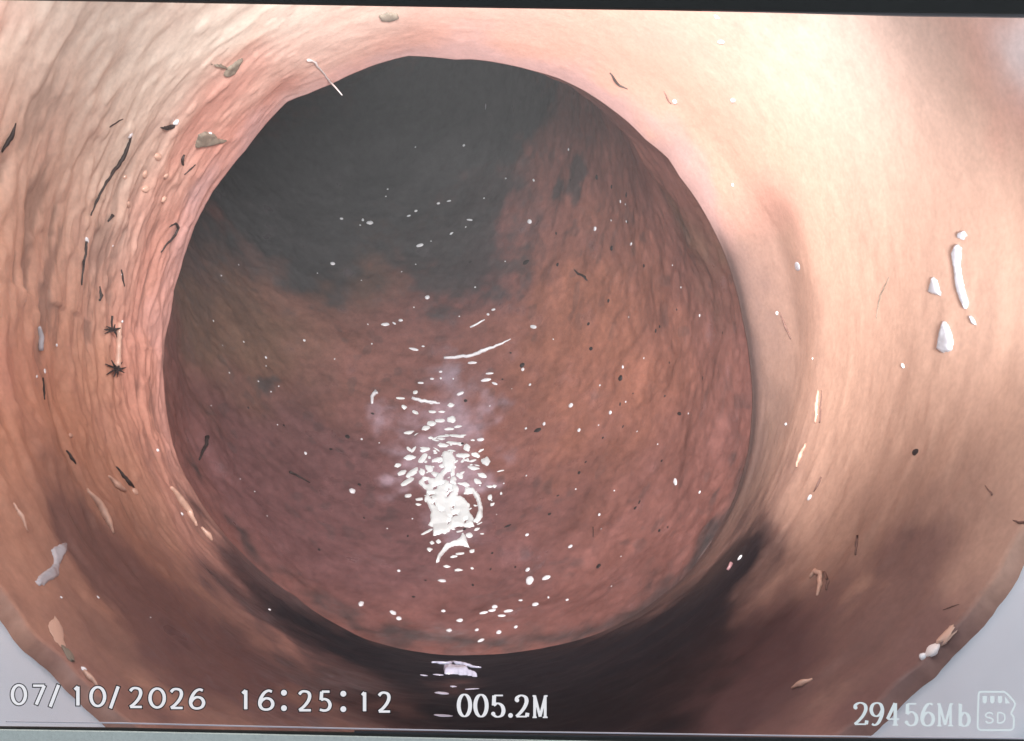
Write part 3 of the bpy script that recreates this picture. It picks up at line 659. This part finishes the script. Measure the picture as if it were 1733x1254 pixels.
nubs([(298,207,12,9,10),(220,229,11,10,60),(354,228,13,11,30),(147,406,8,9,0),(96,584,4,4,0),(76,628,9,5,0),(62,637,6,10,-60),(267,762,6,5,0),(308,870,7,6,0),(191,416,3,3,0),(207,465,5,5,0),(207,544,5,4,0)], M_FLECK,
     ['bright drop at the upper end of a dark smear, upper left wall', 'bright drop on top of the long dark root strand', 'bright drop on the grey scab near the upper left rim',
      'bright drop on top of the thin dark root, left wall', 'tiny bright drop just right of the tall pale drip, left wall', 'small flat bright drop below the tall pale drip', 'slanting bright drop at the head of a dark sliver, left wall',
      'bright drop close to the left rim, level with the lowest nubs', 'bright drop on the crumbly slime ridge at the lower left rim', 'tiny bright drop beside the hooked root, left wall', 'tiny bright drop beside the short root above the burrs', 'tiny bright drop right of the upper star shaped burr'], 'bright drops on the left wall')
nubs([(1220,71,8,12,-60),(1213,29,10,6,-40),(1240,170,8,10,-60),(1142,172,8,9,60),(1240,313,6,5,0)], M_FLECK, ['bright drop high above the opening, second from the top edge', 'bright drop touching the top edge of the screen', 'lone bright drop on the smooth upper right wall', 'bright drop at the end of a dark streak above the opening', 'faint small drop right of the rim, below the lone bright drop'], 'bright drops on the upper right wall')
nubs([(1315,530,7,6,0),(1528,619,7,9,0),(1375,607,4,4,0),(1330,718,6,6,0),(1370,842,11,8,-10),(1252,944,12,7,45)], M_FLECK, ['bright drop at the head of the dark streak on the right shoulder', 'bright drop left of and below the white tear shaped drop', 'faint tiny drop between the shoulder and the tear shaped drop', 'bright drop on the brown band right of the opening', 'bright drop at the foot of a dark tick, lower right wall', 'bright slanting drop in the shadow at the lower right rim'], 'bright drops on the right wall')
nubs([(142,1133,12,10,30),(166,1011,7,5,40),(104,1011,5,4,0),(456,1032,5,5,0),(255,1045,3,3,0)], M_FLECK, ['bright bead on the lower left edge above the date digits', 'small bright drop on the lower left wall, right of the pale trickle', 'tiny bright drop on the lower left wall near the crumbling lump', 'tiny bright drop in the brown shade below the opening at left', 'pinprick drop in the middle of the lower left wall'], 'bright drops on the lower left wall')
nubs([(267,265,12,16,80),(119,737,9,12,60),(228,832,14,12,30),(245,295,12,10,20),(280,297,11,12,0),(246,320,12,14,70),(277,337,12,12,0),(217,346,11,16,70),(212,300,8,6,20)], M_LUMP, ['largest pinkish nub left of the grey scab, upper left wall', 'pinkish nub below the tall drip on the left wall', 'pinkish nub at the tip of the dark root end, lower left wall', 'tilted pinkish nub, leftmost of the pair below the scab', 'pinkish nub, rightmost of the pair below the scab', 'upright pinkish nub under the leftmost of the pair', 'round pinkish nub nearest the rim below the pair', 'narrow pinkish nub beside the tail of the long root strand', 'small flat pinkish nub right of the long root strand'], 'pinkish nubs on the left wall')
strand([(146,828),(165,852),(180,880),(192,902)], [2.0,6.5,6.0,1.5], 'pale leaf shaped slime ridge on the lower left wall', M_LUMP, 'slime_ridge', 'ridge')
strand([(182,806),(196,822),(210,832)], [2.0,5.5,3.0], 'short pale slime ridge beside the dark root end', M_LUMP, 'slime_ridge', 'ridge')
strand([(288,825),(302,846),(318,868),(332,890)], [3.0,6.5,6.0,2.0], 'pale crumbly slime ridge on the lower left rim of the opening', M_LUMP, 'slime_ridge', 'ridge')
strand([(340,893),(350,906),(358,915)], [2.0,5.0,2.0], 'small pale slime ridge below the crumbly one', M_LUMP, 'slime_ridge', 'ridge')
strand([(22,852),(34,875),(46,900)], [1.5,4.5,1.5], 'pale slime ridge at the far lower left', M_LUMP, 'slime_ridge', 'ridge')
strand([(1385,660),(1383,690),(1381,715)], [1.5,3.4,1.5], 'faint pale ridge beside a dark streak on the right wall', M_LUMP, 'slime_ridge', 'ridge')
strand([(1364,752),(1356,772),(1348,790)], [1.5,4.0,1.5], 'slanting pale ridge on the right wall', M_LUMP, 'slime_ridge', 'ridge')
strand([(1372,978),(1380,968),(1390,972),(1390,990),(1384,1008)], [2.0,4.5,5.0,4.5,2.0], 'pinkish hook of slime on the lower right wall', M_LUMP, 'slime_ridge', 'ridge')
strand([(1340,1165),(1358,1158),(1376,1150)], [2.0,6.0,2.0], 'pinkish slime ridge at the bottom right', M_LUMP, 'slime_ridge', 'ridge')
strand([(1232,965),(1240,955)], [2.5,4.0], 'pale slime dab in the shadow right of the opening', M_MILKY, 'slime_ridge', 'ridge')
patch('pale_drip', [(1620,412),(1627,420),(1625,445),(1628,470),(1634,495),(1640,512),(1636,524),(1627,510),(1620,485),(1616,455),(1613,428)], [], M_DRIP, 0.0005, 'long white drip on the right wall', 'drip', step=1.6, round_px=4, where='n', wob=1)
patch('pale_drip', [(1622,394),(1632,390),(1637,398),(1631,406),(1622,403)], [], M_DRIP, 0.0004, 'small white drop on top of the long drip', 'drip', step=1.4, round_px=4, where='n', wob=.6)
patch('pale_drip', [(1641,532),(1648,538),(1653,550),(1646,548)], [], M_DRIP, 0.0004, 'small pale drop under the long drip', 'drip', step=1.3, round_px=3, where='n', wob=.6)
patch('pale_drip', [(1597,542),(1606,550),(1614,580),(1611,594),(1596,597),(1587,592),(1591,566)], [], M_DRIP, 0.0005, 'white tear shaped drop on the right wall below the long drip', 'drip', step=1.6, round_px=6, where='n', wob=1)
patch('pale_drip', [(1579,468),(1586,474),(1594,500),(1580,498),(1571,494)], [], M_DRIP, 0.0004, 'pale triangular drop left of the long drip', 'drip', step=1.6, round_px=5, where='n', wob=1)
bead('pale_drip', 1349, 451, 17, 20, 60, M_DRIP, 'round pale drop on the shoulder right of the opening', 'drip', None, 0.25, 'n')
patch('grey_scab', [(336,228),(346,222),(362,226),(368,234),(384,237),(376,241),(366,243),(352,246),(338,247),(330,250),(332,240)], [], M_GREYPIT, 0.0007, 'grey scab with a bright drop near the upper left rim', 'scab', step=1.5, round_px=4, where='n', wob=1)
patch('grey_scab', [(356,108),(374,108),(384,114),(398,104),(412,98),(404,112),(396,124),(386,130),(378,128),(382,116)], [], M_GREYPIT, 0.0006, 'grey forked scab on the upper left wall', 'scab', step=1.5, round_px=4, where='n', wob=1)
patch('grey_scab', [(640,26),(655,20),(672,22),(675,30),(660,36),(645,34)], [], M_GREYPIT, 0.0006, 'grey oval scab near the top edge', 'scab', step=1.5, round_px=5, where='n', wob=1)
patch('grey_scab', [(286,212),(296,209),(294,216),(280,219),(270,216)], [], M_GRIT, 0.0005, 'dark smear below a bright drop on the upper left wall', 'scab', step=1.3, round_px=3, where='n', wob=.6)
# pebbles on the lower right rim
bead('pebble', 1576, 1118, 38, 36, 40, M_DKSTONE, 'dark grey pebble on the lower right rim', 'pebble', None, 0.8, 'n', 0.25)
bead('pebble', 1558, 1127, 18, 24, 75, M_FLECK, 'bright white pebble stuck against the dark pebble', 'pebble', None, 1.1, 'n')
bead('pebble', 1563, 1112, 14, 10, 30, M_FLECK, 'little white pebble on top of the dark pebble', 'pebble', None, 1.3, 'n')
bead('pebble', 1578, 1101, 30, 18, 12, M_STONE, 'pale flat pebble above the dark pebble', 'pebble', None, 0.7, 'n')
bead('pebble', 1525, 1156, 24, 22, 60, M_STONE, 'white chipped pebble low on the right rim', 'pebble', None, 0.6, 'n', 0.35)
bead('slime_lump', 1603, 1074, 46, 20, 35, M_LUMP, 'pinkish lump on the lower right rim above the pebbles', 'lump', None, 0.5, 'n', 0.4)
bead('slime_lump', 1502, 1180, 56, 34, 40, M_LUMP, 'pale brown lump below the white pebble', 'lump', None, 0.35, 'n', 0.4)
bead('slime_lump', 96, 1072, 84, 30, -38, M_LUMP, 'pale crumbling lump along the lower left rim', 'lump', None, 0.2, 'n', 0.4)
bead('grey_scab', 116, 1108, 40, 18, -30, M_GREYPIT, 'grey brown scab on the lower left rim', 'scab', None, 0.4, 'n', 0.4)
strand([(140,1136),(150,1148),(164,1162)], [3.0,5.0,2.0], 'pale crumb at the lower end of the left rim', M_LUMP, 'slime_ridge', 'ridge')
# dull patches of pale film at lower left
patch('milky_film', [(86,930),(110,916),(116,926),(104,948),(98,975),(72,992),(58,985),(74,968),(92,956)], [], M_DRIP, 0.0003, 'pale wet trickle on the lower left wall', 'film', step=2, round_px=10, where='n', wob=4)
# glints on the wet floor of the near pipe, put in as pale shapes
G_FL = 'white glints on the dark floor under the opening'
ribbon_tube('glint_ridge', [(730,1122),(750,1124),(775,1124),(800,1129),(814,1131)], [1.5,3.4,3.8,2.6,1.2], M_GLINT, 'long white glint arc on the dark floor under the opening', 'water ridge', where='n')
patch('glare_patch', [(750,1130),(765,1128),(788,1131),(793,1138),(806,1142),(808,1146),(790,1143),(770,1141),(752,1140)], [], M_GLINT, 0.0010, 'white glare dab just under the long glint arc', 'glare', step=1.5, round_px=4, where='n', wob=1)
for x, y, w, h, a, l in [(742,1142,20,6,0,'flat white fleck left of the glare dab on the floor'),(717,1143,14,6,-20,'small white fleck farthest left on the dark floor'),(767,1162,12,8,0,'round pale fleck under the glare dab'),(747,1173,26,9,0,'broad white fleck on the dark floor above the clock digits'),(749,1211,34,8,0,'lowest flat pale fleck on the dark floor'),(799,1166,26,5,-10,'faint flat fleck right of the round pale one')]:
    bead('glint_fleck', x, y, w, h, a, M_GLINT, l, 'fleck', None, 0.4, 'n')

# ------------------------------------------------------------------ the monitor: frame round the screen and the lit writing on it
MY = 0.0945                                            # depth of the screen's plane
mon = bpy.data.objects.new('inspection_monitor', None); COL.objects.link(mon); mon.location = tuple(P(866, 1254, MY))
MON_INV = Matrix.Translation(-Vector(mon.location))
tag(mon, 'inspection monitor with black upper frame, pale lower case and white writing on its screen', 'monitor')
def part(name, me):
    o = add(name, me, mon); o.matrix_parent_inverse = MON_INV; return o
def prism(name, poly, yf, yb, mat, grow=0.0):
    """a bar with the outline POLY: front at depth YF, back at depth YB"""
    f = [P(x, y, MY) for x, y in poly]; n = len(f)
    vs = [(q[0], yf, q[2]) for q in f] + [(q[0], yb, q[2]) for q in f]
    fs = [tuple(range(n))[::-1], tuple(range(n, 2 * n))] + [(i, (i + 1) % n, n + (i + 1) % n, n + i) for i in range(n)]
    me = bpy.data.meshes.new(name); me.from_pydata(vs, [], fs); me.materials.append(mat)
    import bmesh
    bm = bmesh.new(); bm.from_mesh(me); bmesh.ops.recalc_face_normals(bm, faces=bm.faces); bm.to_mesh(me); bm.free()
    return part(name, me)
TOPE = [(-130,-3),(40,0.2),(200,2.5),(500,7.5),(800,12.5),(1000,15.5),(1300,19.5),(1533,22.2),(1733,24.2),(1863,25.5)]
prism('top_frame', TOPE + [(1863,-150),(-130,-150)], MY - 0.00035, MY + 0.0001, M_BLACK)
prism('frame_rim', [(1000,14),(1150,17.2),(1300,20.4),(1533,26.8),(1733,29.6),(1863,31),(1863,24),(1533,20.5),(1300,18),(1150,15)], MY - 0.0001, MY + 0.00018, M_GREYRIM)
DARKT = [(-130,1228.5),(0,1230),(200,1232.2),(400,1236.5),(600,1240),(800,1244),(1000,1247),(1300,1250),(1733,1253.5),(1863,1254.5)]
DARKB = [(-130,1231.5),(0,1233),(200,1236),(400,1240),(600,1244.5),(800,1248.8),(1000,1252.8),(1300,1258),(1733,1264),(1863,1266)]
prism('screen_gasket', DARKT + DARKB[::-1], MY - 0.00012, MY + 0.0002, M_BLACK)
prism('bottom_case', [(x, y + 0.05) for x, y in DARKB] + [(1863,1420),(-130,1420)], MY - 0.0004, MY + 0.0002, M_CASE)
EL = [(10,1221),(200,1223.5),(400,1228.5),(600,1233),(800,1237.2),(1000,1240),(1300,1244.5),(1733,1250)]
prism('screen_edge', [(x, y - .7) for x, y in EL] + [(x, y + .9) for x, y in EL[::-1]], MY - 0.00006, MY + 0.0001, M_EDGE)
EL2 = [(600,1236.5),(800,1241),(1000,1244),(1300,1247.5),(1733,1252)]
prism('screen_edge', [(x, y - .1) for x, y in EL2] + [(x, y + 3.4) for x, y in EL2[::-1]], MY - 0.00009, MY + 0.00012, M_DARKRIM)
for sx in (-1, 1):
    xs = (-130, -28) if sx < 0 else (1761, 1863)
    prism('side_frame', [(xs[0], 12), (xs[1], 12), (xs[1], 1240), (xs[0], 1240)], MY - 0.0003, MY + 0.00005, M_BLACK)

# ---- writing
def cr(pts, n=7):
    """smooth curve through points"""
    q = [np.array(x, float) for x in pts]; q = [2 * q[0] - q[1]] + q + [2 * q[-1] - q[-2]]; out = []
    for i in range(1, len(q) - 2):
        for k in range(n):
            u = k / n; a, b, c, d = q[i-1], q[i], q[i+1], q[i+2]
            out.append(0.5 * ((2*b) + (c-a)*u + (2*a-5*b+4*c-d)*u*u + (3*b-a-3*c+d)*u**3))
    out.append(q[-2]); return [tuple(x) for x in out]
def ell(cx=.5, cy=.5, rx=.5, ry=.5, n=36):
    return [(cx + rx * math.cos(2*math.pi*k/n), cy + ry * math.sin(2*math.pi*k/n)) for k in range(n + 1)]
SIX = cr([(.92,.95),(.66,1.0),(.36,.88),(.1,.58),(.03,.3),(.18,.07),(.5,0),(.84,.08),(.98,.3),(.84,.52),(.52,.6),(.22,.5),(.05,.33)])
SANS = {'0': [ell()], '1': [[(.12,.84),(.62,1.0)], [(.62,1.0),(.62,0)]],
 '2': [cr([(.02,.84),(.22,.97),(.5,1),(.8,.93),(.9,.73),(.76,.47),(.42,.2),(.02,0)]), [(.02,0),(1,0)]],
 '5': [[(.92,1),(.2,1)], [(.2,1),(.14,.56)], cr([(.14,.56),(.45,.61),(.8,.52),(.97,.3),(.82,.08),(.45,0),(.02,.05)])],
 '6': [SIX], '7': [[(0,1),(1,1)], [(1,1),(.28,0)]], '/': [[(1,1.06),(0,-.1)]]}
SERIF = {'0': [ell()], '2': [cr([(.06,.74),(.1,.9),(.45,1),(.82,.92),(.92,.72),(.74,.46),(.4,.22),(.03,.03)]), [(.03,.03),(.95,.03)], [(.95,.03),(1,.2)]],
 '5': [[(.92,.98),(.16,.98)], [(.16,.98),(.12,.52)], cr([(.12,.52),(.45,.62),(.82,.52),(.97,.29),(.82,.07),(.42,0),(.05,.1)]), [(.05,.1),(.08,.18)]],
 '6': [SIX], '9': [[(1 - x, 1 - y) for x, y in SIX]],
 '4': [[(.64,1),(0,.28)], [(0,.28),(1,.28)], [(.66,1),(.66,0)], [(.42,0.01),(.9,0.01)]],
 'M': [[(.14,0),(.14,1)], [(.14,1),(.5,.04)], [(.5,.04),(.86,1)], [(.84,1),(.84,0)], [(0,.01),(.28,.01)], [(.68,.01),(1,.01)], [(0,.99),(.2,.99)], [(.82,.99),(1,.99)]],
 'b': [[(.17,1),(.17,0)], [(0,.99),(.17,.99)], cr([(.17,.42),(.48,.6),(.82,.52),(.96,.29),(.82,.07),(.48,0),(.17,.12)])],
 'S': [cr([(.95,.82),(.7,1),(.3,.98),(.06,.8),(.16,.58),(.5,.5),(.84,.4),(.96,.2),(.72,.02),(.3,0),(.03,.18)])],
 'D': [[(.06,1),(.06,0)], cr([(.06,1),(.5,1),(.88,.8),(.96,.5),(.88,.2),(.5,0),(.06,0)])]}
class Ink:
    def __init__(s): s.v, s.f, s.n = [], [], 0
    def stroke(s, pts, a, b, extra=0.0):
        """pen stroke: half width A across upright strokes, B across level ones (photo pixels)"""
        pts = [np.array(q, float) for q in pts]; q = [pts[0]]
        for x in pts[1:]:
            if np.linalg.norm(x - q[-1]) > 1e-6: q.append(x)
        if len(q) < 2: return
        q = np.array(q); closed = np.linalg.norm(q[0] - q[-1]) < 1e-3; tn = []
        for i in range(len(q)):
            if closed and i in (0, len(q) - 1): t_ = q[1] - q[-2]
            else: t_ = q[min(i+1, len(q)-1)] - q[max(i-1, 0)]
            tn.append(t_ / np.linalg.norm(t_))
        if not closed:
            q[0] = q[0] - tn[0] * extra; q[-1] = q[-1] + tn[-1] * extra
        base = len(s.v); s.n += 1
        for x, t_ in zip(q, tn):
            w = math.hypot(a * t_[1], b * t_[0]) + extra; nrm = np.array([-t_[1], t_[0]])
            s.v += [(*(x + nrm * w), s.n), (*(x - nrm * w), s.n)]
        for i in range(len(q) - 1): s.f.append((base+2*i, base+2*i+1, base+2*i+3, base+2*i+2))
    def disc(s, c, r, n=20):
        base = len(s.v); s.n += 1
        s.v += [(c[0] + r*math.cos(2*math.pi*k/n), c[1] + r*math.sin(2*math.pi*k/n), s.n) for k in range(n)]
        s.f.append(tuple(range(base, base + n)))
    def poly(s, pts):
        base = len(s.v); s.n += 1; s.v += [(*q, s.n) for q in pts]; s.f.append(tuple(range(base, base + len(pts))))
    def mesh(s, name, mat, depth):
        vs = [P(x, y, depth - n * 4e-7) for x, y, n in s.v]
        me = bpy.data.meshes.new(name); me.from_pydata([tuple(v) for v in vs], [], s.f); me.materials.append(mat); return me
def write(name, glyphs, font, a, b, outline, mat, balls=True, shade=None):
    ink, edge = Ink(), Ink()
    for ch, x0, x1, y0, y1 in glyphs:          # box of each character in photo pixels
        if ch in ':.':
            cs = [((x0+x1)/2, y1 - (x1-x0)/2)] + ([((x0+x1)/2, y0 + (x1-x0)/2)] if ch == ':' else [])
            for c in cs:
                ink.disc(c, (x1-x0)/2)
                if outline: edge.disc(c, (x1-x0)/2 + outline)
            continue
        ax, by = a, b
        pa = a * 0.72 if ch == 'M' else a
        m = lambda p: (x0 + ax + p[0] * (x1 - x0 - 2*ax), y1 - by - p[1] * (y1 - y0 - 2*by))
        for st in font[ch]:
            pp = [m(p) for p in st]; ink.stroke(pp, pa, b)
            if len(pp) == 2 or not balls: 
                pass
            if outline: edge.stroke(pp, pa, b, outline)
        if font is SERIF and balls and ch in '25':
            ink.disc(m((.1,.78) if ch == '2' else (.08,.14)), a * 1.05)
    o = part(name, ink.mesh(name, mat, MY))
    if outline:
        e = add('text_outline', edge.mesh('text_outline', shade or M_TEXTEDGE, MY + 0.00012), o)
        e.matrix_parent_inverse = MON_INV
        e.parent = o; e.matrix_parent_inverse = Matrix.Identity(4)
    return o
def row(xs, y_at, h):
    return [(c, a, b, y_at((a + b) / 2) - h, y_at((a + b) / 2)) for c, a, b in xs]
yb1 = lambda x: 1193.5 + (x - 30) * 0.0245
write('date_text', row([('0',18,46),('7',53,78),('/',82,102),('1',122,139),('0',151,180),('/',184,203),('2',217,243),('0',251,281),('2',286,312),('6',319,348)], yb1, 36), SANS, 2.9, 2.0, 1.7, M_TEXT)
yb2 = lambda x: 1202.3 + (x - 415) * 0.0165
write('time_text', row([('1',406,423),('6',436,465),(':',475.5,485.5),('2',503,529),('5',538,562),(':',576,586),('1',609,623),('2',638,663)], yb2, 36), SANS, 2.9, 2.0, 1.6, M_TEXT)
yb3 = lambda x: 1213.5 + (x - 785) * 0.016
write('distance_text', row([('0',773,799),('0',801,827),('5',830,856),('.',860,868),('2',870,896),('M',898,930)], yb3, 39.5), SERIF, 3.3, 1.3, 0.9, M_TEXT)
yb4 = lambda x: 1228.0 + (x - 1455) * 0.012
write('storage_text', row([('2',1443,1470),('9',1471,1497),('4',1499,1525),('5',1530,1555),('6',1557,1583),('M',1583,1616),('b',1619,1644)], yb4, 40), SERIF, 3.0, 1.3, 0, M_TEXTDIM)
ic = Ink(); zi = lambda l: [(1400 + x / 5.204, 1130 + y / 5.204) for x, y in l]
oc = cr(zi([(1350,212),(1450,212),(1555,212)]))
out_ = zi([(1350,212),(1560,212),(1590,235),(1640,290),(1655,318),(1648,345),(1622,395),(1622,408),(1640,430),(1644,455),(1642,525),(1632,542),(1612,549),(1350,549),(1332,540),(1325,520),(1328,380),(1333,235),(1340,218),(1350,212)])
ic.stroke(out_, 1.6, 1.6)
for x0 in (1368, 1435, 1503): ic.poly(zi([(x0,248),(x0+38,248),(x0+38,300),(x0+26,314),(x0+10,314),(x0,300)]))
ic.poly(zi([(1566,252),(1612,314),(1566,314)]))
for ch, x0, x1 in (('S',1385,1470),('D',1490,1574)):
    for st in SERIF[ch]:
        (a0, b0), (a1, b1) = zi([(x0, 390), (x1, 492)])
        ic.stroke([(a0 + 1.3 + p_[0] * (a1 - a0 - 2.6), b1 - 1.3 - p_[1] * (b1 - b0 - 2.6)) for p_ in st], 1.4, 1.4)
part('memory_card_icon', ic.mesh('memory_card_icon', M_TEXTDIM, MY))

# ------------------------------------------------------------------ haze volume added for the screen's milky, low-contrast veil
hz = bpy.data.meshes.new('haze')
b0, b1 = (-0.30, -0.06, -0.30), (0.30, 1.0, 0.70)
hv = [(x, y, z) for x in (b0[0], b1[0]) for y in (b0[1], b1[1]) for z in (b0[2], b1[2])]
hz.from_pydata(hv, [], [(0,1,3,2),(4,6,7,5),(0,4,5,1),(2,3,7,6),(0,2,6,4),(1,5,7,3)])
hm_ = bpy.data.materials.new('veil_haze'); hm_.use_nodes = True; nt = hm_.node_tree; nt.nodes.clear()
o1 = nt.nodes.new('ShaderNodeOutputMaterial'); v1 = nt.nodes.new('ShaderNodeVolumePrincipled')
v1.inputs['Color'].default_value = (0.92, 0.93, 0.95, 1); v1.inputs['Density'].default_value = 0.16
nt.links.new(v1.outputs[0], o1.inputs['Volume']); hz.materials.append(hm_)
tag(add('haze', hz), 'thin added haze for the milky veil of the screen', 'haze', kind='stuff')
